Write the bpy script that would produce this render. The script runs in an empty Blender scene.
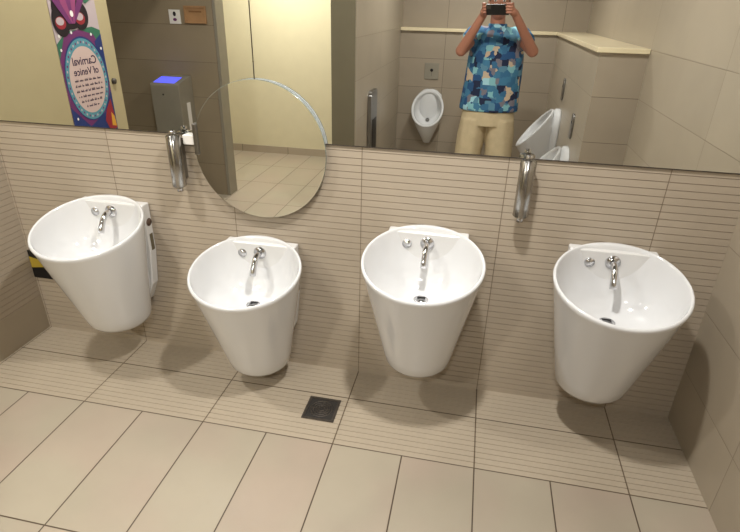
import bpy, bmesh, math, random
from mathutils import Vector, Matrix
from math import sin, cos, pi, sqrt, radians
S = bpy.context.scene
COL = S.collection
random.seed(4)

# ---------------------------------------------------------------- materials
def lin(c):
    return tuple(((v/255)/12.92 if v/255 <= .04045 else ((v/255+.055)/1.055)**2.4) for v in c) + (1,)

def newmat(name):
    m = bpy.data.materials.new(name); m.use_nodes = True
    return m, m.node_tree, m.node_tree.nodes['Principled BSDF']

def plain(name, c, rough=.5, metal=0, spec=.5, emit=None, noise=0, nscale=8, coat=0):
    m, t, b = newmat(name)
    b.inputs['Base Color'].default_value = lin(c)
    b.inputs['Roughness'].default_value = rough
    b.inputs['Metallic'].default_value = metal
    b.inputs['Specular IOR Level'].default_value = spec
    b.inputs['Coat Weight'].default_value = coat
    if emit:
        b.inputs['Emission Color'].default_value = lin(emit[0]); b.inputs['Emission Strength'].default_value = emit[1]
    if noise:
        tc = t.nodes.new('ShaderNodeTexCoord'); n = t.nodes.new('ShaderNodeTexNoise')
        n.inputs['Scale'].default_value = nscale; n.inputs['Detail'].default_value = 4
        t.links.new(tc.outputs['Object'], n.inputs['Vector'])
        r = t.nodes.new('ShaderNodeMapRange'); r.inputs[1].default_value = .3; r.inputs[2].default_value = .7
        r.inputs[3].default_value = 1-noise; r.inputs[4].default_value = 1+noise
        t.links.new(n.outputs['Fac'], r.inputs[0])
        mx = t.nodes.new('ShaderNodeVectorMath'); mx.operation = 'SCALE'
        mx.inputs[0].default_value = lin(c)[:3]
        t.links.new(r.outputs[0], mx.inputs['Scale']); t.links.new(mx.outputs[0], b.inputs['Base Color'])
    return m

def tile(name, c, grout, U, V, rough=.4, gw=.0022, var=.04, cloud=.05, cscale=3.5, bump=.4, spec=.5, pink=None):
    """stack-bonded tiles; U and V are (axis, origin, pitch); the coordinates are the object's own."""
    m, t, b = newmat(name); N = t.nodes; L = t.links
    tc = N.new('ShaderNodeTexCoord'); sp = N.new('ShaderNodeSeparateXYZ'); L.new(tc.outputs['Object'], sp.inputs[0])
    def math_(op, a, bb=None, cc=None):
        n = N.new('ShaderNodeMath'); n.operation = op
        for i, v in enumerate((a, bb, cc)):
            if v is None: continue
            if isinstance(v, (int, float)): n.inputs[i].default_value = v
            else: L.new(v, n.inputs[i])
        return n.outputs[0]
    masks = []; cells = []
    for ax, o, p in (U, V):
        q = math_('DIVIDE', math_('SUBTRACT', sp.outputs[ax], o), p)
        cells.append(math_('FLOOR', q))
        d = math_('MULTIPLY', math_('ABSOLUTE', math_('SUBTRACT', q, math_('ROUND', q))), p)
        mr = N.new('ShaderNodeMapRange'); mr.interpolation_type = 'SMOOTHSTEP'
        L.new(d, mr.inputs[0]); mr.inputs[1].default_value = gw*.5; mr.inputs[2].default_value = gw*1.1
        mr.inputs[3].default_value = 1; mr.inputs[4].default_value = 0
        masks.append(mr.outputs[0])
    mask = math_('MAXIMUM', masks[0], masks[1])
    cb = N.new('ShaderNodeCombineXYZ'); L.new(cells[0], cb.inputs[0]); L.new(cells[1], cb.inputs[1])
    wn = N.new('ShaderNodeTexWhiteNoise'); L.new(cb.outputs[0], wn.inputs['Vector'])
    no = N.new('ShaderNodeTexNoise'); no.inputs['Scale'].default_value = cscale; no.inputs['Detail'].default_value = 5
    ad = N.new('ShaderNodeVectorMath'); ad.operation = 'MULTIPLY_ADD'; ad.inputs[1].default_value = (7, 7, 7)
    L.new(cb.outputs[0], ad.inputs[0]); L.new(tc.outputs['Object'], ad.inputs[2]); L.new(ad.outputs[0], no.inputs['Vector'])
    k = math_('ADD', math_('MULTIPLY', math_('SUBTRACT', wn.outputs['Value'], .5), 2*var),
              math_('ADD', 1, math_('MULTIPLY', math_('SUBTRACT', no.outputs['Fac'], .5), 4*cloud)))
    base = N.new('ShaderNodeMix'); base.data_type = 'RGBA'
    base.inputs['A'].default_value = lin(c); base.inputs['B'].default_value = lin(pink or c)
    n2 = N.new('ShaderNodeTexNoise'); n2.inputs['Scale'].default_value = cscale*.6; L.new(ad.outputs[0], n2.inputs['Vector'])
    r2 = N.new('ShaderNodeMapRange'); r2.inputs[1].default_value = .4; r2.inputs[2].default_value = .65; L.new(n2.outputs['Fac'], r2.inputs[0])
    L.new(r2.outputs[0], base.inputs['Factor'])
    sc = N.new('ShaderNodeVectorMath'); sc.operation = 'SCALE'; L.new(base.outputs['Result'], sc.inputs[0]); L.new(k, sc.inputs['Scale'])
    mx = N.new('ShaderNodeMix'); mx.data_type = 'RGBA'; L.new(mask, mx.inputs['Factor']); L.new(sc.outputs[0], mx.inputs['A'])
    mx.inputs['B'].default_value = lin(grout); L.new(mx.outputs['Result'], b.inputs['Base Color'])
    bp = N.new('ShaderNodeBump'); bp.inputs['Strength'].default_value = bump; bp.inputs['Distance'].default_value = .002
    L.new(math_('SUBTRACT', 1, mask), bp.inputs['Height']); L.new(bp.outputs[0], b.inputs['Normal'])
    b.inputs['Roughness'].default_value = rough; b.inputs['Specular IOR Level'].default_value = spec
    return m

TW = (160, 147, 129)          # wall tile body
GR = (104, 90, 72)
m_wall_rib = tile('ribbed_wall_tile', (174, 161, 143), (118, 104, 86), (0, 0, .6), (2, -50, 100), rough=.42, gw=.002, var=.03)
m_wall_x = tile('wall_tile_facing_y', TW, GR, (0, .03, .6), (2, -.025, .3), rough=.35)
m_wall_y = tile('wall_tile_facing_x', (165, 153, 134), (132, 120, 102), (1, -.525, 1.2), (2, -.025, .3), rough=.35, gw=.002)
m_wall_end = tile('wall_tile_low_end', TW, GR, (0, -.1, 1.2), (2, -.025, .3), rough=.35)
m_wall_e = tile('entry_wall_tile', (140, 126, 104), (108, 94, 76), (0, -3.6, 1.2), (2, 0, .3), rough=.45)
m_floor = tile('floor_tile', (168, 158, 140), (76, 62, 48), (0, 0, .3), (1, -.51, .605), rough=.3, gw=.0032, var=.02, cloud=.045, pink=(171, 156, 140))
m_floor_rib = tile('ribbed_floor_tile', (174, 161, 142), (96, 82, 64), (0, 0, .6), (1, -.21, .3), rough=.38, gw=.0032, var=.02, cloud=.04)
m_groove = plain('groove_bottom', (140, 126, 107), .8)  # groove bottoms, a little darker than the tile face
m_plaster = plain('warm_cream_plaster', (220, 211, 180), .7, noise=.02)
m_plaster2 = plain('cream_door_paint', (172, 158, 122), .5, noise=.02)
m_ceil = plain('ceiling_white', (110, 107, 101), .8)
m_ceramic = plain('white_ceramic', (214, 214, 214), .09, coat=.4)
m_plate = plain('white_plate', (216, 215, 213), .25)
m_chrome = plain('chrome', (210, 210, 212), .12, 1)
m_dchrome = plain('dull_chrome', (168, 166, 162), .2, 1)
m_steel = plain('brushed_steel', (150, 148, 145), .3, 1, noise=.06, nscale=30)
m_satin = plain('satin_grey_metal', (150, 144, 130), .42, .3, noise=.03)
m_grey = plain('grey_jamb_panel', (105, 97, 77), .45, .2, noise=.05, nscale=4)
m_mirror = plain('silvered_glass', (236, 238, 236), .0, 1)
m_gedge = plain('glass_edge', (140, 150, 142), .15, .3)
m_back = plain('mirror_backing', (236, 238, 240), .5, 0)
m_dark = plain('dark_metal', (84, 78, 72), .45, .6, noise=.2, nscale=60)
m_black = plain('black_plastic', (14, 14, 15), .4)
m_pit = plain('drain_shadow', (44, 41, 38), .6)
m_hole = plain('brown_cap', (98, 78, 66), .6)
m_stone = plain('cream_stone', (232, 217, 182), .25, noise=.03)
m_yellow = plain('hazard_yellow', (170, 146, 48), .5)
m_wood = plain('light_wood', (160, 122, 84), .5, noise=.12, nscale=14)
m_white = plain('white_print', (226, 222, 216), .5)
m_red = plain('poster_red', (140, 34, 44), .5)
m_green = plain('poster_green', (48, 104, 80), .5)
m_purple = plain('poster_purple', (104, 44, 96), .5)
m_teal = plain('poster_teal', (80, 138, 150), .5)
m_navy = plain('poster_navy', (28, 48, 104), .5)
m_pblack = plain('poster_black', (26, 16, 24), .5)
m_magenta = plain('poster_magenta', (138, 62, 104), .5)
m_ppale = plain('poster_pale_panel', (196, 172, 164), .5)
m_ppink = plain('poster_backdrop', (178, 162, 164), .5)
m_gold = plain('poster_gold', (206, 150, 50), .5)
m_ink = plain('poster_ink', (52, 28, 64), .5)
m_blue = plain('lit_blue_panel', (70, 80, 200), .3, emit=((92, 96, 255), 1.3))
m_skin = plain('skin', (172, 118, 96), .5, noise=.05)
m_hair = plain('dark_hair', (24, 18, 16), .6, noise=.3, nscale=60)
m_khaki = plain('khaki_cloth', (200, 182, 148), .85, noise=.06, nscale=18)
m_shoe = plain('grey_shoe', (90, 88, 86), .7)
m_lamp = plain('lamp_lens', (255, 244, 225), .3, emit=((255, 240, 215), 3))

def shirt_mat():
    m, t, b = newmat('printed_blue_cloth'); N = t.nodes; L = t.links
    tc = N.new('ShaderNodeTexCoord'); v = N.new('ShaderNodeTexVoronoi'); v.distance = 'CHEBYCHEV'
    v.inputs['Scale'].default_value = 21; L.new(tc.outputs['Object'], v.inputs['Vector'])
    sp = N.new('ShaderNodeSeparateXYZ'); L.new(v.outputs['Color'], sp.inputs[0])
    cr = N.new('ShaderNodeValToRGB'); cr.color_ramp.interpolation = 'CONSTANT'
    cols = [(0, (52, 104, 142)), (.20, (34, 78, 124)), (.38, (86, 132, 156)), (.50, (24, 34, 66)), (.62, (62, 118, 152)), (.74, (120, 116, 126)), (.82, (128, 182, 190)), (.89, (196, 176, 150)), (.95, (160, 206, 218))]
    e = cr.color_ramp.elements
    while len(e) < len(cols): e.new(.5)
    for i, (p, c) in enumerate(cols): e[i].position = p; e[i].color = lin(c)
    L.new(sp.outputs[0], cr.inputs[0]); L.new(cr.outputs[0], b.inputs['Base Color'])
    b.inputs['Roughness'].default_value = .8
    return m
m_shirt = shirt_mat()

# ---------------------------------------------------------------- mesh helpers
class MB:
    def __init__(s): s.v = []; s.f = []; s.m = []; s.mats = []; s.sm = []
    def mi(s, mat):
        if mat not in s.mats: s.mats.append(mat)
        return s.mats.index(mat)
    def add(s, vs, fs, mat, smooth=False):
        o = len(s.v); s.v += [tuple(v) for v in vs]; k = s.mi(mat)
        for f in fs: s.f.append([o+i for i in f]); s.m.append(k); s.sm.append(smooth)
    def box(s, x0, x1, y0, y1, z0, z1, mat, skip=''):
        vs = [(x, y, z) for x in (x0, x1) for y in (y0, y1) for z in (z0, z1)]
        s.add(vs, [(0, 1, 3, 2), (4, 6, 7, 5), (0, 4, 5, 1), (2, 3, 7, 6), (0, 2, 6, 4), (1, 5, 7, 3)], mat)
    def rings(s, R, mat, cap0=True, cap1=True, closed=True, smooth=True):
        n = len(R[0]); vs = [p for r in R for p in r]; fs = []
        for i in range(len(R)-1):
            for j in range(n if closed else n-1):
                k = (j+1) % n; fs.append((i*n+j, i*n+k, (i+1)*n+k, (i+1)*n+j))
        if cap0: fs.append(tuple(range(n))[::-1])
        if cap1: fs.append(tuple((len(R)-1)*n+j for j in range(n)))
        s.add(vs, fs, mat, smooth)
    def tube(s, pts, rad, mat, n=16):
        pts = [Vector(p) for p in pts]; R = []
        if not isinstance(rad, (list, tuple)): rad = [rad]*len(pts)
        up = Vector((0.13, .2, 1)).normalized()
        for i, p in enumerate(pts):
            d = (pts[min(i+1, len(pts)-1)]-pts[max(i-1, 0)]).normalized()
            a = d.cross(up)
            if a.length < .1: a = d.cross(Vector((1, 0, 0)))
            a.normalize(); b = d.cross(a); up = -b if False else up
            R.append([p+rad[i]*(cos(2*pi*j/n)*a+sin(2*pi*j/n)*b) for j in range(n)])
        s.rings(R, mat)
    def cyl(s, p0, p1, r, mat, n=32, bev=0):
        p0 = Vector(p0); p1 = Vector(p1); d = (p1-p0).normalized()
        if bev: s.tube([p0, p0+d*.0004, p0+d*bev, p1-d*bev, p1-d*.0004, p1], [r-bev, r-bev, r, r, r-bev, r-bev], mat, n)
        else: s.tube([p0, p1], r, mat, n)
    def prism(s, pts, off, mat):
        """pts: a closed 3D outline, off: extrusion vector"""
        off = Vector(off); a = [Vector(p) for p in pts]; n = len(a)
        s.add(a+[p+off for p in a], [tuple(range(n))[::-1], tuple(range(n, 2*n))]+[(i, (i+1) % n, n+(i+1) % n, n+i) for i in range(n)], mat)
    def ball(s, c, r, mat, n=20, m=12):
        c = Vector(c); r = Vector(r) if not isinstance(r, (int, float)) else Vector((r, r, r)); R = []
        for i in range(m+1):
            a = -pi/2+pi*i/m; a = max(-pi/2+.02, min(pi/2-.02, a))
            R.append([c+Vector((r.x*cos(a)*cos(2*pi*j/n), r.y*cos(a)*sin(2*pi*j/n), r.z*sin(a))) for j in range(n)])
        s.rings(R, mat)
    def capsule(s, a, b, ra, rb, mat, n=16):
        a = Vector(a); b = Vector(b); d = (b-a).normalized(); pts = []; rad = []
        for k in range(5): t = pi/2*(1-k/4.0); t = min(t, pi/2-.05); pts.append(a-d*ra*sin(t)); rad.append(ra*cos(t))
        for k in range(5): t = pi/2*(k/4.0); t = min(t, pi/2-.05); pts.append(b+d*rb*sin(t)); rad.append(rb*cos(t))
        s.tube(pts, rad, mat, n)
    def build(s, name, parent=None, bevel=0, fix=True, origin=None):
        me = bpy.data.meshes.new(name)
        vs = s.v
        if origin: vs = [(v[0]-origin[0], v[1]-origin[1], v[2]-origin[2]) for v in vs]
        me.from_pydata(vs, [], s.f)
        for m in s.mats: me.materials.append(m)
        for p, k, sm in zip(me.polygons, s.m, s.sm): p.material_index = k; p.use_smooth = sm
        if fix:
            bm = bmesh.new(); bm.from_mesh(me); bmesh.ops.recalc_face_normals(bm, faces=bm.faces); bm.to_mesh(me); bm.free()
        o = bpy.data.objects.new(name, me); COL.objects.link(o)
        if origin: o.location = origin
        if parent: o.parent = parent
        if bevel:
            b = o.modifiers.new('Bevel', 'BEVEL'); b.width = bevel; b.segments = 3; b.limit_method = 'ANGLE'; b.angle_limit = radians(50)
            b.harden_normals = False
        return o

def tag(o, label, cat, group=None):
    o['label'] = label; o['category'] = cat
    if group: o['group'] = group
    return o
def thing(name, label, cat, loc=(0, 0, 0), rz=0, group=None):
    o = bpy.data.objects.new(name, None); COL.objects.link(o); o.empty_display_size = .05
    o.location = loc; o.rotation_euler = (0, 0, rz)
    return tag(o, label, cat, group)
def struct(o): o['kind'] = 'structure'; return o
def kids(o): return [c for c in bpy.data.objects if c.parent == o]
def dup(root, loc=None, rz=None, label=None):
    r = root.copy(); COL.objects.link(r)
    if loc is not None: r.location = loc
    if rz is not None: r.rotation_euler = (0, 0, rz)
    if label: r['label'] = label
    for ch in kids(root):
        c = ch.copy(); COL.objects.link(c); c.parent = r
        for g in kids(ch):
            d = g.copy(); COL.objects.link(d); d.parent = c
    return r
def bx(name, x0, x1, y0, y1, z0, z1, mat, parent=None, bevel=0):
    b = MB(); b.box(x0, x1, y0, y1, z0, z1, mat); return b.build(name, parent, bevel)

# ---------------------------------------------------------------- the room
XL, XR, YB, H = -2.41, .88, -4.20, 2.60
MZ = 1.165                                            # bottom edge of the big mirrors

def groove_profile(a, b, pitch, origin, w=.0034, d=.0035):
    """list of (coordinate, depth, is_groove_segment_after)"""
    out = [(a, 0)]; k = math.ceil((a-origin+w)/pitch)
    while origin+k*pitch < b-w:
        g = origin+k*pitch
        out += [(g-w/2, 0), (g-w*.28, d), (g+w*.28, d), (g+w/2, 0)]; k += 1
    out.append((b, 0)); return out

def grooved(b, prof, x0, x1, fn, mat):
    for (p, dp), (q, dq) in zip(prof, prof[1:]):
        mm = m_groove if (dp and dq) else mat
        b.add([fn(x0, p, dp), fn(x1, p, dp), fn(x1, q, dq), fn(x0, q, dq)], [(0, 1, 2, 3)], mm)

# front wall: ribbed tiles up to the mirror, flat behind it
b = MB()
grooved(b, groove_profile(0, MZ-.004, .03, .0), XL-.0, XR, lambda x, z, d: (x, d, z), m_wall_rib)
b.box(XL, XR, .006, .16, 0, H, m_wall_x)
b.add([(XL, 0, MZ-.004), (XR, 0, MZ-.004), (XR, .006, MZ-.004), (XL, .006, MZ-.004)], [(0, 1, 2, 3)], m_wall_rib)
struct(b.build('wall_front', fix=False))

# right wall
b = MB(); b.box(XR, XR+.15, YB-.15, .16, 0, H, m_wall_y); struct(b.build('wall_right'))
# left wall near the basins: ribbed tiles in the corner, cream above
b = MB()
grooved(b, groove_profile(.205, 1.03, .03, .0, .0028, .0022), -.40, 0, lambda y, z, d: (XL-d, y, z), m_wall_rib)
b.box(XL-.15, XL, -.40, .16, 0, .205, m_wall_y)
b.box(XL-.15, XL-.006, -.40, .16, .205, 1.03, m_wall_rib)
struct(b.build('wall_left', fix=False))
b = MB(); b.box(XL-.15, XL, -.40, .16, 1.03, H, m_plaster2); b.box(XL-.15, XL, -1.035, -.40, 2.15, H, m_plaster2)
struct(b.build('wall_left_upper'))
# door leaf standing in the left wall
b = MB(); b.box(XL-.06, XL, -1.035, -.400, 0.004, 2.15, m_plaster2)
dr = b.build('door_1'); struct(dr)
b = MB(); b.cyl((XL, -.965, 1.225), (XL+.014, -.965, 1.225), .017, m_dark, 24); b.build('lock', dr)
# entrance lintel, entrance wall with the dryer, its end
b = MB(); b.box(XL-.15, XL, -2.46, -1.035, 2.15, H, m_plaster2); struct(b.build('wall_lintel'))
b = MB(); b.box(-4.0, XL-.028, -2.61, -2.46, 0, H, m_wall_e); struct(b.build('wall_entry'))
b = MB(); b.box(XL-.024, XL, -2.612, -2.458, 0, H, m_satin); b.box(XL-.028, XL-.024, -2.605, -2.464, 0, H, m_dark)
struct(b.build('trim_1'))
b = MB(); b.box(-4.15, -4.0, YB-.15, .16, 0, H, m_plaster); struct(b.build('wall_far_left'))
b = MB(); b.box(-4.0, XL-.15, 0, .16, 0, H, m_plaster2); struct(b.build('wall_entry_front'))
# back walls
b = MB(); b.box(-4.0, -1.246, -4.26, -4.10, 0, H, m_plaster); struct(b.build('wall_corridor'))
b = MB(); b.box(-4.0, -1.246, -4.10, -4.090, 0, .085, m_floor_rib); struct(b.build('baseboard_corridor'))
b = MB(); b.box(-1.246, XR, YB-.15, YB, 0, H, m_wall_x); struct(b.build('wall_back'))
b = MB(); b.box(-1.061, .585, YB, -4.08, 0, 1.449, m_wall_x); struct(b.build('wall_back_low'))
hw = MB()
hw.box(.585, XR, YB, -1.745, 0, 1.449, m_wall_end)
hw.m[0] = hw.mi(m_wall_y)
struct(hw.build('wall_low_right'))
# niche wall on the left of the urinals, with its grey end panel
b = MB(); b.box(-1.246, -1.061, YB, -1.912, 0, H, m_wall_y); struct(b.build('wall_niche'))
b = MB(); b.box(-1.248, -1.068, -1.912, -1.9, 0, H, m_grey); struct(b.build('trim_2'))
# ceiling and floor
b = MB(); b.box(-4.15, XR+.15, YB-.15, .16, H, H+.1, m_ceil); struct(b.build('ceiling'))
b = MB()
prof = groove_profile(-.51, 0, .03, -.51, w=.0036, d=.003)
grooved(b, prof, XL, XR, lambda x, y, d: (x, y, -d), m_floor_rib)
b.add([(XL, YB, 0), (XR, YB, 0), (XR, -.51, 0), (XL, -.51, 0)], [(0, 1, 2, 3)], m_floor)
b.add([(-4.0, -4.26, 0), (XL, -4.26, 0), (XL, 0, 0), (-4.0, 0, 0)], [(0, 1, 2, 3)], m_floor)
b.box(-4.15, XR+.15, YB-.15, .16, -.12, -.006, m_floor)
struct(b.build('floor', fix=False))

# cream stone ledge on top of the low walls (one L)
b = MB()
z0, z1 = 1.45, 1.482
o = [(-1.060, YB+.001, z0), (XR-.001, YB+.001, z0), (XR-.001, -1.722, z0), (.562, -1.722, z0), (.562, -4.05, z0), (-1.060, -4.05, z0)]
b.prism(o, (0, 0, z1-z0), m_stone)
tag(b.build('stone_ledge', bevel=.004), 'cream stone ledge capping the low tiled walls around the urinals, seen in the mirror', 'ledge')

# ---------------------------------------------------------------- mirrors
for x0, x1, lab in ((XL+.002, -1.0575, 'left sheet of the wall-wide mirror, showing the door, poster and hand dryer'),
                    (-1.0525, XR-.002, 'right sheet of the wall-wide mirror, showing the urinals and the person')):
    t = thing('wall_mirror', lab, 'mirror', (0, 0, 0), 0, 'wall-wide mirror sheets above the basins')
    b = MB(); b.box(x0, x1, -.006, -.0005, MZ, 2.35, m_mirror); b.build('mirror_glass', t)
    b = MB(); b.box(x0, x1, -.0068, -.0002, MZ-.0042, MZ-.0002, m_dark); b.build('bottom_trim', t)

RC = Vector((-1.047, 0, 1.1125)); RR = .299
t = thing('round_mirror', 'round frameless mirror on a bracket overlapping the wall mirror above the lowest basin', 'mirror', (RC.x, 0, RC.z))
def disc(yf, rr, n=96): return [(rr*cos(2*pi*j/n), yf, rr*sin(2*pi*j/n)) for j in range(n)]
b = MB(); b.rings([disc(-.0300, RR-.0015), disc(-.0300, RR-.0014)], m_mirror, cap0=True, cap1=False, smooth=False)
b.add(disc(-.0300, RR-.0015), [tuple(range(96))], m_mirror)
b.v = b.v[-96:]; b.f = [list(range(96))]; b.m = [0]; b.sm = [False]
b.build('mirror_glass', t)
b = MB(); b.rings([disc(-.0299, RR-.0017), disc(-.0292, RR-.0004), disc(-.027, RR), disc(-.023, RR)], m_gedge, False, False)
b.build('polished_edge', t)
b = MB(); b.rings([disc(-.0232, RR-.001), disc(-.0195, RR-.001)], m_back, False, True, smooth=False); b.build('backing', t)
for z_, y_, r_f in ((-.05, -.0007, .05), (.2, -.0075, .04)):
    b = MB(); b.cyl((0, -.0195, z_), (0, y_, z_), r_f, m_steel); b.build('wall_fixing', t)
# clamp at its left rim
b = MB(); b.box(-.297, -.279, -.040, -.0068, -.03, .105, m_steel); b.build('rim_clamp', t, bevel=.003)
b = MB(); b.box(-.352, -.298, -.032, -.0068, .010, .052, m_white); b.build('clamp_arm', t, bevel=.003)

# ---------------------------------------------------------------- soap dispensers
def dispenser(loc, label, r):
    t = thing('soap_dispenser', label, 'soap dispenser', loc, 0, 'chrome soap dispensers below the wall mirror')
    zt, zb = -.006, -.236
    b = MB(); b.cyl((0, -.055, zb), (0, -.055, zt), r, m_dchrome, 40, .004); b.build('body', t)
    b = MB(); b.cyl((0, -.055, zt+.0005), (0, -.055, zt+.02), r*.42, m_chrome, 24, .002); b.build('push_button', t)
    b = MB(); b.cyl((0, -.055, zb-.022), (0, -.055, zb-.0005), r*.45, m_chrome, 24); b.build('spout', t)
    b = MB(); b.box(-.018, .018, -.055+r*.9, -.001, zb+.03, zt-.02, m_steel); b.build('wall_bracket', t)
    return t
dispenser((.070, 0, 1.175), 'chrome tubular soap dispenser right of the third basin, below the person in the mirror', .031)
dispenser((-1.43, 0, 1.172), 'chrome tubular soap dispenser beside the left rim of the round mirror', .031)

# ---------------------------------------------------------------- wash basins (origin on the wall, at the floor below the basin)
A, B_, YBK, ZB, ZF, RB, YBC, Z0 = .250, .229, .0, .842, .705, .142, -.142, .230
YC = YBK-B_
NS = 96
def ell(a, bb, yc, z_of_y, ymax, sx=0):
    out = []
    for j in range(NS):
        t = 2*pi*j/NS; x = a*sin(t); y = yc+bb*cos(t); y = min(y, ymax); out.append((x, y, z_of_y(yc+bb*cos(t))))
    return out
def zr(y): return ZF+(ZB-ZF)*(y-(YBK-2*B_))/(2*B_)
def basin(loc, label):
    t = thing('wash_basin', label, 'wash basin', loc, 0, 'white conical wall-hung wash basins')
    smin = lambda y, m, k=.022: m-k*math.log1p(math.exp(-(y-m)/k)) if (y-m)/k > -30 else y
    rim = ell(A, B_, YC, zr, -.001); bot = [((x/RB if y < YBC else math.copysign(abs(x/RB)**.72, x))*RB, y, z) for x, y, z in ell(RB, RB, YBC, lambda y: Z0, -.001)]
    R = []
    def mixr(k, sc=1, cy=YBC):
        out = []
        for p, q in zip(bot, rim):
            x = p[0]*(1-k)+q[0]*k; y = p[1]*(1-k)+q[1]*k; z = p[2]*(1-k)+q[2]*k
            out.append((x*sc, min(cy+(y-cy)*sc, -.001), z))
        return out
    R.append([(x, y, z-.004) for x, y, z in mixr(0, .80)])
    R.append([(x, y, z+.000) for x, y, z in mixr(0, .93)])
    R.append([(x, y, z+.010) for x, y, z in mixr(0, .985)])
    for k in (.05, .15, .3, .45, .6, .75, .88, .96): R.append(mixr(k))
    def inset(d, dz, ym=None):
        return [(x, y if ym is None else smin(y, ym, .009), z+dz) for x, y, z in ell(A-d, B_-d, YC, zr, -.001)]
    R.append(inset(0, -.004)); R.append(inset(.002, .001)); R.append(inset(.006, .0045))
    YF = -.026
    R.append(inset(.009, .004, YF+.006)); R.append(inset(.012, .001, YF+.002)); R.append(inset(.0135, -.004, YF))
    zb = .566; yd = -.172
    inner = ell(A-.0135, B_-.0135, YC, zr, 9)
    for s_, zf in ((.985, .08), (.965, .2), (.93, .36), (.885, .52), (.82, .67), (.73, .79), (.61, .88), (.46, .945), (.30, .985), (.16, 1.0)):
        ring = []
        for x, y, z in inner:
            cy = YC*(s_)+yd*(1-s_)
            yy = cy+(y-YC)*s_
            ring.append((x*s_, smin(yy, YF+.004-.02*zf, .016+.03*zf), (z-.004)*(1-zf)+zb*zf))
        R.append(ring)
    b = MB(); b.rings(R, m_ceramic, True, True); b.build('bowl', t)
    # back plate the bowl hangs on
    b = MB(); b.prism([(-.172, -.0012, .822), (.172, -.0012, .822), (.172, -.0012, .58), (.152, -.0012, .40), (.11, -.0012, .30), (-.11, -.0012, .30), (-.152, -.0012, .40), (-.172, -.0012, .58)], (0, -.052, 0), m_plate); bp = b.build('back_plate', t, bevel=.006)
    for s in (-1, 1):
        q = MB(); q.cyl((s*.1721, -.027, .730), (s*.1745, -.027, .730), .019, m_hole, 28); c_ = q.build('screw_cap', bp); c_['label'] = 'brown round screw cap'
        q = MB(); q.box(s*.1722 if s > 0 else -.1735, .1735 if s > 0 else -.1722, -.038, -.014, .585, .67, m_grey); q.build('side_slot', bp)
    # tap
    yw = YF-.024
    b = MB(); b.cyl((0, yw+.018, .778), (0, yw-.010, .778), .030, m_chrome, 32, .002)
    tp = b.build('tap', t); tp.name = 'tap'
    P = []
    for k in range(13):
        a = k/12; P.append((-.002*a, yw-.005-.112*a+.018*a*a, .778+.012*sin(a*pi*.6)-.086*a**2.2))
    b = MB(); b.tube(P, [.0135]*11+[.014, .014], m_chrome, 20); b.build('spout', tp)
    b = MB(); b.cyl((-.088, yw+.018, .768), (-.088, yw-.008, .768), .021, m_chrome, 28, .0015); b.build('sensor_button', t)
    # drain
    b = MB(); b.cyl((0, yd-.002, zb-.002), (0, yd-.002, zb+.004), .032, m_chrome, 32, .002)
    dn = b.build('drain', t)
    b = MB()
    for k in range(-2, 3): b.box(-.018, .018, yd-.002+k*.009-.0018, yd-.002+k*.009+.0018, zb+.0036, zb+.0046, m_black)
    b.build('slots', dn)
    return t
bs = basin((-1.812, 0, 0), 'white conical wash basin hung nearest the left corner, in front of the hazard strip')
dup(bs, (-1.067, 0, -.133), None, 'white conical wash basin hung lower than the others, under the round mirror')
dup(bs, (-.295, 0, 0), None, 'white conical wash basin between the lowest basin and the right soap dispenser')
dup(bs, (.459, 0, 0), None, 'white conical wash basin nearest the right wall')

# hazard strip low on the wall behind the first basin
b = MB(); b.box(-2.405, -2.285, -.010, -.0006, .325, .485, m_black)
hz = b.build('hazard_strip'); tag(hz, 'yellow and black hazard strip low on the wall behind the leftmost basin', 'warning strip')
b = MB(); b.prism([(-2.403, -.0105, .385), (-2.403, -.0105, .45), (-2.34, -.0105, .435), (-2.287, -.0105, .40), (-2.287, -.0105, .37), (-2.33, -.0105, .395)], (0, -.001, 0), m_yellow)
b.prism([(-2.34, -.0105, .455), (-2.287, -.0105, .43), (-2.287, -.0105, .45), (-2.32, -.0105, .465)], (0, -.001, 0), m_yellow)
b.build('yellow_stripe', hz)['label'] = 'yellow stripe'

# ---------------------------------------------------------------- floor drain
t = thing('floor_drain', 'square dark metal floor drain set in the ribbed floor tiles', 'floor drain', (-.706, -.312, 0))
w = .0755
b = MB()
for a in ((-w, w, -w, -w+.012), (-w, w, w-.012, w), (-w, -w+.012, -w+.012, w-.012), (w-.012, w, -w+.012, w-.012)): b.box(a[0], a[1], a[2], a[3], -.004, .003, m_dark)
b.build('frame', t)
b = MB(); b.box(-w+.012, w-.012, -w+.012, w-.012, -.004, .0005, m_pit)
def ring(rr, wd, n=40):
    I = [(rr*cos(2*pi*j/n), rr*sin(2*pi*j/n), .0006) for j in range(n)]; O = [((rr+wd)*cos(2*pi*j/n), (rr+wd)*sin(2*pi*j/n), .0006) for j in range(n)]
    up = lambda L_: [(x, y, .0028) for x, y, z in L_]
    b.rings([I, up(I), up(O), O], m_dark, False, False)
for rr in (.012, .024, .036, .048): ring(rr, .005)
for k in range(8):
    a = 2*pi*k/8; d = Vector((cos(a), sin(a), 0)); q = Vector((-sin(a), cos(a), 0))*.0022
    b.prism([d*.01-q, d*.055-q, d*.055+q, d*.01+q], (0, 0, .0027), m_dark)
b.build('grate', t)

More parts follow.
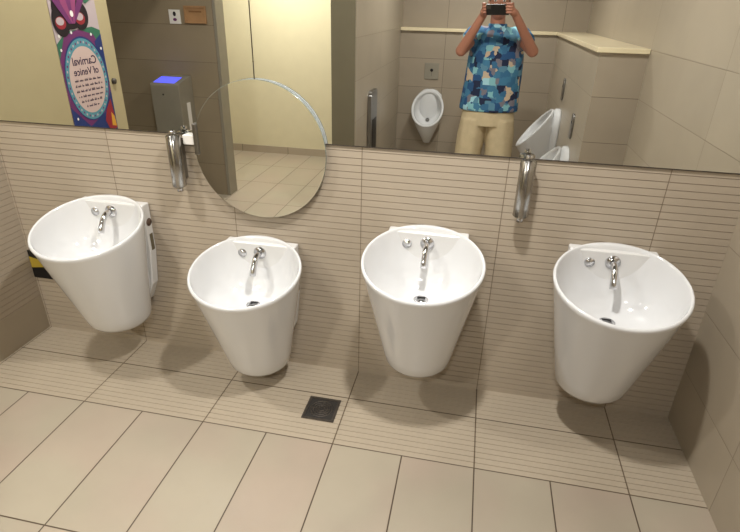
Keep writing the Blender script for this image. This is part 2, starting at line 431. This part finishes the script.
# ---------------------------------------------------------------- poster on the door (faces +x)
PX = XL+.004
t = thing('poster', 'carnival poster with a feathered mask and an oval text panel on the cream door', 'poster', (XL+.0005, -.735, 0))
def yz(pts, x): return [(x, y, z) for y, z in pts]
def oval(cy, cz, ry, rz, n=48, a0=0): return [(cy+ry*cos(2*pi*j/n), cz+rz*sin(2*pi*j/n)) for j in range(n)]
PW = .187
b = MB(); b.box(0, .0025, -PW, PW, .93, 1.98, m_ppink)
def lay(pts, k, mat): b.prism(yz(pts, .0026+k*.0003), (.0003, 0, 0), mat)
lay([(-PW, 1.52), (-PW, .93), (PW, .93), (PW, 1.46), (.10, 1.52), (-.12, 1.54)], 0, m_green)
lay([(-PW, 1.40), (-PW, 1.0), (PW, 1.0), (PW, 1.38), (.12, 1.50), (0, 1.53), (-.12, 1.50)], 1, m_purple)
lay([(-PW, .93), (PW, .93), (PW, 1.13), (.05, 1.0), (-.1, 1.06), (-PW, 1.18)], 2, m_navy)
lay([(-PW, 1.50), (-PW, 1.22), (-.155, 1.24), (-.12, 1.46)], 3, m_navy)
lay(oval(0, 1.262, .179, .232), 4, m_navy); lay(oval(0, 1.260, .173, .224), 5, m_teal)
lay(oval(0, 1.258, .146, .184), 6, m_ppale)
lay([(-.165, 1.13), (-.11, 1.07), (-.085, 1.01), (-.12, .935), (-PW+.004, .95)], 7, m_red); lay([(-.175, 1.02), (-.15, 1.05), (-.14, .97), (-.18, .96)], 8, m_gold)
# feathered mask above the oval
lay(oval(.05, 1.63, .12, .10), 7, m_pblack); lay(oval(.12, 1.575, .065, .08), 8, m_pblack); lay(oval(-.035, 1.60, .070, .075), 8, m_pblack)
lay(oval(.125, 1.565, .040, .032), 9, m_red); lay(oval(-.035, 1.585, .040, .032), 9, m_red)
lay(oval(.128, 1.573, .030, .020), 10, m_ppink); lay(oval(-.032, 1.594, .030, .020), 10, m_ppink)
for k, (dy, hz_) in enumerate(((-.12, .10), (-.06, .17), (0, .22), (.06, .17), (.12, .12))):
    lay([(.04+dy*.1-.014, 1.56), (.04+dy-.03, 1.63+hz_*.7), (.04+dy, 1.64+hz_), (.04+dy+.03, 1.63+hz_*.7), (.04+dy*.1+.014, 1.56)], 11+k, m_magenta if k % 2 else m_purple)
lay(oval(.03, 1.61, .013, .016), 17, m_white)
lay([(-PW, 1.70), (-.10, 1.66), (-.03, 1.70), (-.06, 1.80), (-PW, 1.82)], 10, m_green)
for (py, pz) in ((.16, 1.50), (.165, 1.43), (-.10, 1.50), (-.165, 1.42), (.06, 1.515), (.15, 1.06)): lay(oval(py, pz, .007, .008, 12), 8, m_white)
# beads round the oval border
for j in range(44):
    a = 2*pi*j/44; lay(oval(.160*cos(a), 1.259+.205*sin(a), .006, .007, 8), 6, m_purple if j % 2 else m_ppink)
pp = b.build('printed_sheet', t)
def text(s_, size, y, z, parent, xo):
    c = bpy.data.curves.new('wording', 'FONT'); c.body = s_; c.size = size; c.align_x = 'CENTER'; c.extrude = .0002; c.offset = size*.012
    o = bpy.data.objects.new('wording', c); COL.objects.link(o); bpy.context.view_layer.update()
    dg = bpy.context.evaluated_depsgraph_get(); me = bpy.data.meshes.new_from_object(o.evaluated_get(dg))
    bpy.data.objects.remove(o); bpy.data.curves.remove(c)
    M = Matrix(((0, 0, 1, xo), (1, 0, 0, y), (0, 1, 0, z), (0, 0, 0, 1)))
    me.transform(M); me.materials.clear(); me.materials.append(m_ink)
    o = bpy.data.objects.new('wording', me); COL.objects.link(o); o.parent = parent; return o
text('Carnival', .062, 0, 1.345, pp, .0052); text('of Venice', .056, 0, 1.290, pp, .0052)
b = MB()   # the small illegible lines
rr = random.Random(2)
for k, (hw_, z) in enumerate(((.112, 1.256), (.118, 1.227), (.116, 1.198), (.108, 1.169), (.09, 1.140), (.055, 1.111))):
    y = -hw_
    while y < hw_-.004:
        l = rr.uniform(.012, .035); l = min(l, hw_-y)
        yy = y; up_ = 0
        while yy < y+l-.003:
            hh = rr.choice((.009, .009, .014)); b.box(.0049, .0052, yy, yy+.0032, z, z+hh, m_ink); yy += .0052
        b.box(.0049, .0052, y, y+l-.002, z+.0035, z+.0058, m_ink)
        y += l+.008
b.build('small_print', pp)

# ---------------------------------------------------------------- entry wall fittings
t = thing('hand_dryer', 'grey metal hand dryer with lit blue top panel, on the dark tiled wall', 'hand dryer', (-2.84, -2.46, 0))
prof = [(0.001, .42), (.20, .42), (.235, .47), (.24, 1.02), (.235, 1.035), (.03, 1.082), (.001, 1.084)]
b = MB(); b.prism([(-.135, y, z) for y, z in prof], (.27, 0, 0), m_satin); b.build('housing', t, bevel=.004)
b = MB(); s0 = (1.082-1.035)/(.03-.235)
def zt(y): return 1.035+(y-.235)*s0
b.prism([(-.115, .215, zt(.215)+.0005), (.085, .215, zt(.215)+.0005), (.085, .075, zt(.075)+.0005), (-.115, .075, zt(.075)+.0005)], (0, 0, .002), m_blue)
dp_ = b.build('display', t); dp_['label'] = 'glowing blue display'
b = MB(); b.cyl((-.02, .2395, .945), (-.02, .2425, .945), .007, m_black, 16); b.build('sensor', t)
b = MB(); b.box(.1352, .1362, .075, .135, .62, .865, m_white); b.build('side_label', t)['label'] = 'white side label'
b = MB(); b.box(-.09, .09, .06, .16, .405, .419, m_black); b.build('air_outlet', t)

t = thing('wall_notice', 'small white notice with two dark symbols beside the wooden plaque, in the mirror', 'notice', (-2.79, -2.46, 1.56))
b = MB(); b.box(-.052, .052, .001, .006, -.055, .055, m_white); nb = b.build('panel', t)
b = MB(); b.prism([(x, .0062, z) for x, z in oval(0, .022, .014, .019, 20)], (0, .0008, 0), m_pblack)
b.prism([(x, .0062, z) for x, z in oval(0, -.022, .018, .012, 20)], (0, .0008, 0), m_purple); b.build('symbols', t)
t = thing('wooden_plaque', 'framed light wood plaque on the tiled wall above the hand dryer, in the mirror', 'plaque', (-2.595, -2.46, 1.58))
b = MB(); b.box(-.085, .085, .001, .010, -.052, .052, m_wood); b.build('panel', t)
b = MB()
for a in ((-.1, .1, -.068, -.052), (-.1, .1, .052, .068), (-.1, -.085, -.052, .052), (.085, .1, -.052, .052)): b.box(a[0], a[1], .001, .018, a[2], a[3], m_wood)
b.build('frame', t, bevel=.002)
b = MB(); b.box(-.055, .06, .0102, .0115, .018, .030, plain('wood_inlay', (122, 84, 50), .5)); b.build('inlay', t)

# ---------------------------------------------------------------- steel dispenser on the niche wall
t = thing('paper_dispenser', 'slim steel dispenser with a black slot on the wall left of the facing urinal', 'paper dispenser', (-1.061, -2.50, 0))
o = []
for y, z in ((-.14, .40), (.14, .40), (.14, .96)): o.append((.001, y, z))
for k in range(1, 8): a = pi/2*k/8; o.append((.001, .08+.06*cos(a), .98+.06*sin(a)))
for k in range(0, 9): a = pi/2+pi/2*k/8; o.append((.001, -.08+.06*cos(a), .98+.06*sin(a)))
b = MB(); b.prism(o, (.03, 0, 0), m_steel); b.build('cover', t, bevel=.003)
b = MB(); b.box(.0312, .034, -.10, .07, .42, .80, m_black); b.build('slot', t)['label'] = 'black slot panel'

# ---------------------------------------------------------------- urinals (local: wall plane y=0, bowl towards +y)
def urinal(loc, rz, label):
    t = thing('urinal', label, 'urinal', loc, rz, 'white wall-hung urinals, seen in the mirror')
    top = Vector((0, .055, .875)); tip = Vector((0, .34, .52)); c = (top+tip)/2; h = (tip-top)/2; a = .178; n = 64
    nrm = Vector((1, 0, 0)).cross(h).normalized()
    if nrm.z < 0: nrm = -nrm
    def op(s_, d, w_=1): return [c+h*s_*cos(2*pi*j/n)+Vector((a*s_*w_*sin(2*pi*j/n), 0, 0))+nrm*d for j in range(n)]
    outer = op(1, 0)
    def low(k):  # k 0 at the opening, 1 at the bottom
        out = []
        for j in range(n):
            p = outer[j]; an = 2*pi*j/n
            q = Vector((.040*sin(an), .06+.045*cos(an), .30))
            e = k; r = p.lerp(q, e)
            bul = sin(pi*k)*.03
            r.x *= 1+bul*1.5; r.y = max(r.y+bul*cos(an), .001); out.append(r)
        return out
    R = [low(k) for k in (1, .97, .85, .7, .55, .4, .25, .12, .04, 0)]
    R += [op(1.0, .006), op(.985, .012), op(.93, .013), op(.87, .006), op(.85, -.01)]
    for k, s_ in ((.03, .83), (.07, .78), (.11, .68), (.14, .52), (.155, .3), (.16, .12)): R.append([p-nrm*k+Vector((0, -.01, 0)) for p in op(s_, 0)])
    b = MB(); b.rings(R, m_ceramic); b.build('bowl', t)
    # back body joining the wall
    R = []
    for z, w_, dpt in ((.34, .05, .05), (.45, .09, .07), (.6, .13, .09), (.74, .15, .09), (.83, .13, .07), (.87, .08, .055), (.885, .04, .04)):
        R.append([(w_*sin(2*pi*j/32), max(.001, dpt*cos(2*pi*j/32)), z) for j in range(32)])
    b = MB(); b.rings(R, m_ceramic); b.build('back_body', t)
    b = MB(); q = c-nrm*.147+Vector((0, -.01, 0))+h*.25; b.cyl(q, q+nrm*.004, .022, m_steel, 20); b.build('outlet', t)
    return t
urinal((-.695, -4.08, -.025), 0, 'white urinal facing out on the back wall left of the person, in the mirror')
urinal((.585, -3.03, -.0), pi/2, 'white urinal side-on behind the person, under the farther wall sensor, in the mirror')
urinal((.585, -2.24, -.16), pi/2, 'white urinal side-on nearest the soap dispenser, cut off by the mirror edge')
t = thing('flush_plate', 'square steel flush plate with a sensor eye above the facing urinal, in the mirror', 'flush plate', (-.695, -4.08, 1.045))
b = MB(); b.box(-.078, .078, .001, .008, -.085, .085, m_satin); b.build('plate', t, bevel=.002)
b = MB(); b.cyl((0, .008, .012), (0, .011, .012), .016, m_black, 24); b.build('sensor_eye', t)
b = MB(); b.box(-.0015, .0015, .008, .010, -.05, -.008, m_dark); b.build('marking', t)
for y, z, lab in ((-3.03, 1.055, 'slim grey sensor plate above the farther side-on urinal, in the mirror'), (-2.235, .885, 'slim grey sensor plate above the nearer side-on urinal, in the mirror')):
    t = thing('sensor_plate', lab, 'sensor plate', (.585, y, z), 0, 'slim sensor plates above the side-on urinals')
    o = []
    for k in range(32):
        a = 2*pi*k/32; o.append((-.001, .045*(abs(cos(a))**.6)*(1 if cos(a) > 0 else -1), .095*(abs(sin(a))**.6)*(1 if sin(a) > 0 else -1)))
    b = MB(); b.prism(o, (-.012, 0, 0), m_steel); b.build('plate', t, bevel=.002)
    b = MB(); b.cyl((-.013, 0, .03), (-.015, 0, .03), .012, m_black, 20); b.build('sensor_eye', t)

# ---------------------------------------------------------------- camera frame
CP = Vector((-.1433, -2.1412, 1.6938)); yaw, pitch, roll, F = .1905, -.4605, .0254, 527.46
f_ = Vector((-sin(yaw)*cos(pitch), cos(yaw)*cos(pitch), sin(pitch))); rt = Vector((cos(yaw), sin(yaw), 0)); up = rt.cross(f_)
r_ = cos(roll)*rt+sin(roll)*up; u_ = -sin(roll)*rt+cos(roll)*up
Rm = Matrix((r_, u_, -f_)).transposed()
cam = bpy.data.cameras.new('camera'); co = bpy.data.objects.new('camera', cam); COL.objects.link(co)
co.matrix_world = Matrix.Translation(CP) @ Rm.to_4x4()
cam.sensor_width = 36; cam.lens = F/740*36; cam.shift_x = .5/740; cam.clip_start = .004
S.camera = co

# ---------------------------------------------------------------- the person and the phone
def fr(x, y, z): return CP+Rm @ Vector((x, y, z))       # a point in the phone's own frame (x right, y up, z to the holder)
t = thing('phone', 'black phone held up in both hands by the person in the mirror', 'phone', fr(.055, -.022, .012))
t.rotation_euler = Rm.to_euler()
b = MB(); b.box(-.081, .081, -.039, .039, -.004, .004, m_black); b.build('body', t, bevel=.003)
b = MB(); b.box(-.078, .078, -.036, .036, .0042, .0047, plain('phone_screen', (30, 32, 36), .1)); b.build('screen', t)
b = MB(); b.box(-.078, -.048, .006, .036, -.0062, -.0042, m_dark); cb_ = b.build('camera_bump', t)

def remesh(o, vox, smooth=6):
    m = o.modifiers.new('Remesh', 'REMESH'); m.mode = 'VOXEL'; m.voxel_size = vox; m.use_smooth_shade = True
    s = o.modifiers.new('Smooth', 'SMOOTH'); s.factor = .5; s.iterations = smooth
    return o
PXc, PY = -.055, -2.57
pr = thing('person', 'person in a blue patterned short-sleeved shirt and khaki shorts photographing with a phone', 'person', (PXc, PY, 0))
W = lambda x, y, z: Vector((x, y, z))-Vector((PXc, PY, 0))
b = MB(); C_ = b.capsule; sk = m_skin
hd = W(-.072, -2.535, 1.722)
b.ball(hd+Vector((0, 0, .02)), (.074, .092, .098), sk); b.ball(hd+Vector((0, .02, -.045)), (.058, .068, .072), sk)
C_(hd+Vector((0, .088, .005)), hd+Vector((0, .100, -.018)), .010, .015, sk)                 # nose
C_(hd+Vector((-.02, .083, -.050)), hd+Vector((.02, .083, -.050)), .009, .009, sk)            # lips
for s in (-1, 1):
    b.ball(hd+Vector((s*.076, -.005, -.005)), (.012, .022, .032), sk)                         # ears
    C_(hd+Vector((s*.018, .082, .036)), hd+Vector((s*.045, .074, .034)), .009, .008, sk)      # brows
C_(W(-.062, -2.57, 1.48), hd+Vector((0, -.015, -.06)), .062, .055, sk)                        # neck
b.ball(W(-.055, -2.575, 1.40), (.17, .10, .12), sk); b.ball(W(-.055, -2.575, 1.18), (.15, .10, .20), sk); b.ball(W(-.06, -2.575, .95), (.165, .115, .14), sk)
ARM = []
for s, sh, el, wr, lx in ((-1, W(-.235, -2.56, 1.495), W(-.325, -2.375, 1.385), fr(-.055, -.075, .055)-Vector((PXc, PY, 0)), -1),
                          (1, W(.125, -2.56, 1.495), W(.215, -2.375, 1.40), fr(.170, -.072, .055)-Vector((PXc, PY, 0)), 1)):
    C_(W(-.055+s*.09, -2.575, 1.44), sh, .06, .062, sk)
    C_(sh, el, .056, .044, sk); C_(el, wr, .043, .027, sk); ARM.append((s, sh, el, wr))
    # palm behind the phone's end, four fingers on the far face and the thumb on the near one
    off = Vector((PXc, PY, 0)); ex = .055+s*.081
    palm = fr(ex+s*.022, -.045, .030)-off
    C_(wr, palm, .028, .027, sk)
    kn = fr(ex+s*.020, -.012, .024)-off; C_(palm, kn, .022, .016, sk)
    for k in range(4):
        yy = .024-.0205*k; L_ = (.9, 1.0, .94, .8)[k]
        a0 = fr(ex+s*.024, yy-.006, .018)-off; a1 = fr(ex+s*.014*L_+s*.006, yy, .002)-off
        tipx = ex-s*.018*L_
        a2 = fr(tipx, yy+.002, -.0008)-off if s > 0 else fr(ex+s*.003, yy+.002, -.0008)-off
        C_(palm.lerp(kn, .5), a0, .011, .0092, sk); C_(a0, a1, .0090, .0082, sk); C_(a1, a2, .0082, .0074, sk)
    th0 = fr(ex+s*.012, -.040, .038)-off; th1 = fr(ex-s*.010, -.022, .034)-off; th2 = fr(ex-s*.028, -.006, .0255)-off
    C_(palm, th0, .016, .013, sk); C_(th0, th1, .013, .011, sk); C_(th1, th2, .011, .009, sk)
for s in (-1, 1):
    hx = -.062+s*.095
    C_(W(hx, -2.575, .90), W(hx+s*.012, -2.56, .50), .088, .058, sk); C_(W(hx+s*.012, -2.56, .50), W(hx+s*.018, -2.59, .10), .056, .036, sk)
    C_(W(hx+s*.018, -2.59, .07), W(hx+s*.03, -2.47, .035), .036, .028, sk)
body = remesh(b.build('body', pr), .004, 2)
# hair
b = MB(); b.ball(hd+Vector((0, -.016, .038)), (.083, .092, .092), m_hair); b.ball(hd+Vector((0, -.05, 0)), (.074, .060, .075), m_hair)
b.build('hair', pr)
for s in (-1, 1):
    b = MB(); b.ball(hd+Vector((s*.032, .083, .018)), (.013, .008, .008), m_white); b.ball(hd+Vector((s*.032, .089, .018)), (.006, .004, .006), m_pblack)
    b.build('eye', pr)
b = MB(); b.capsule(hd+Vector((-.018, .0925, -.050)), hd+Vector((.018, .0925, -.050)), .0045, .0045, plain('lip_tone', (140, 78, 70), .5)); b.build('mouth', pr)
# shirt
b = MB()
R = []
for z, rx, ry, cx in ((.915, .240, .150, -.062), (.94, .243, .152, -.062), (1.05, .234, .142, -.058), (1.20, .228, .138, -.052), (1.33, .222, .134, -.052), (1.43, .205, .120, -.055), (1.50, .178, .100, -.057), (1.535, .120, .086, -.06), (1.562, .078, .074, -.062)):
    R.append([W(cx+rx*sin(2*pi*j/48)*(1+.012*sin(5*2*pi*j/48+z*9)), -2.575+ry*cos(2*pi*j/48)*(1+.03*sin(7*2*pi*j/48+z*14)), z) for j in range(48)])
b.rings(R, m_shirt)
for s, sh, el, wr in ARM:
    C0 = sh.lerp(W(-.055, -2.575, 1.47), .35); e_ = sh.lerp(el, .45)
    b.capsule(C0, sh, .076, .076, m_shirt); b.tube([sh, sh.lerp(e_, .5), e_], [.076, .074, .074], m_shirt, 24)
remesh(b.build('shirt', pr), .008, 4)
b = MB(); R = []
for z, rr_ in ((1.54, .081), (1.565, .074), (1.58, .071), (1.57, .066), (1.545, .066)):
    R.append([W(-.064+rr_*sin(2*pi*j/32), -2.565+rr_*1.0*cos(2*pi*j/32)+.0, z) for j in range(32)])
b.rings(R, m_shirt, False, False); b.build('collar', pr)
# shorts
b = MB(); R = []
for z, rx, ry in ((.80, .225, .145), (.90, .215, .14), (1.00, .172, .122)):
    R.append([W(-.062+rx*sin(2*pi*j/40), -2.575+ry*cos(2*pi*j/40), z) for j in range(40)])
b.rings(R, m_khaki)
for s in (-1, 1):
    hx = -.062+s*.108
    R = []
    for z, rr_, ox in ((.50, .112, .024), (.60, .115, .018), (.72, .118, .010), (.85, .112, 0)):
        R.append([W(hx+s*ox+rr_*sin(2*pi*j/32)*(1+.03*sin(j*.9+z*9)), -2.57+rr_*1.12*cos(2*pi*j/32)*(1+.03*sin(j*1.2)), z) for j in range(32)])
    b.rings(R, m_khaki)
remesh(b.build('shorts', pr), .008, 3)
for s in (-1, 1):
    hx = -.062+s*.095+s*.018
    b = MB(); b.ball(W(hx, -2.60, .045), (.045, .07, .045), m_shoe); b.ball(W(hx+s*.012, -2.49, .036), (.048, .105, .036), m_shoe)
    remesh(b.build('shoe', pr), .008, 3)

# ---------------------------------------------------------------- lights: ceiling downlights
def downlight(x, y, power, label, col=(1, .93, .84), r=.055):
    t = thing('ceiling_downlight', label, 'ceiling light', (x, y, H), 0, 'ceiling downlights')
    n = 32
    def rg(rr, z): return [(rr*cos(2*pi*j/n), rr*sin(2*pi*j/n), z) for j in range(n)]
    b = MB(); b.rings([rg(.085, -.0005), rg(.083, -.006), rg(.066, -.008), rg(.064, -.002)], m_satin, False, False); b.build('trim_ring', t)
    b = MB(); b.rings([rg(.064, -.0010), rg(.063, -.0030)], m_lamp); b.build('lens', t)
    l = bpy.data.lights.new('downlight_lamp', 'AREA'); l.shape = 'DISK'; l.size = 2*r; l.energy = power; l.color = col
    lo = bpy.data.objects.new('lamp', l); COL.objects.link(lo); lo.location = (x, y, H-.012)
    return t
W1 = (1, .975, .93)
downlight(-1.95, -.80, 25, 'round ceiling downlight above the leftmost basins', W1)
downlight(-.25, -.80, 39, 'round ceiling downlight above the third basin', W1)
downlight(-.25, -2.95, 32, 'round ceiling downlight over the urinals', W1)
downlight(-1.75, -2.0, 4, 'round ceiling downlight over the middle of the room', W1)
downlight(-2.3, -3.3, 52, 'round ceiling downlight over the passage by the cream wall', (1, .96, .86))
downlight(-3.2, -1.30, 5, 'round ceiling downlight in the entrance', (1, .93, .82))

w = bpy.data.worlds.new('world'); S.world = w; w.use_nodes = True
w.node_tree.nodes['Background'].inputs[0].default_value = (.8, .75, .7, 1); w.node_tree.nodes['Background'].inputs[1].default_value = .2
vs = S.view_settings; vs.view_transform = 'Standard'; vs.look = 'None'; vs.exposure = 0.0; vs.gamma = 1; vs.use_curve_mapping = False
S.cycles.max_bounces = 14; S.cycles.glossy_bounces = 6; S.cycles.diffuse_bounces = 3
S.cycles.use_denoising = True
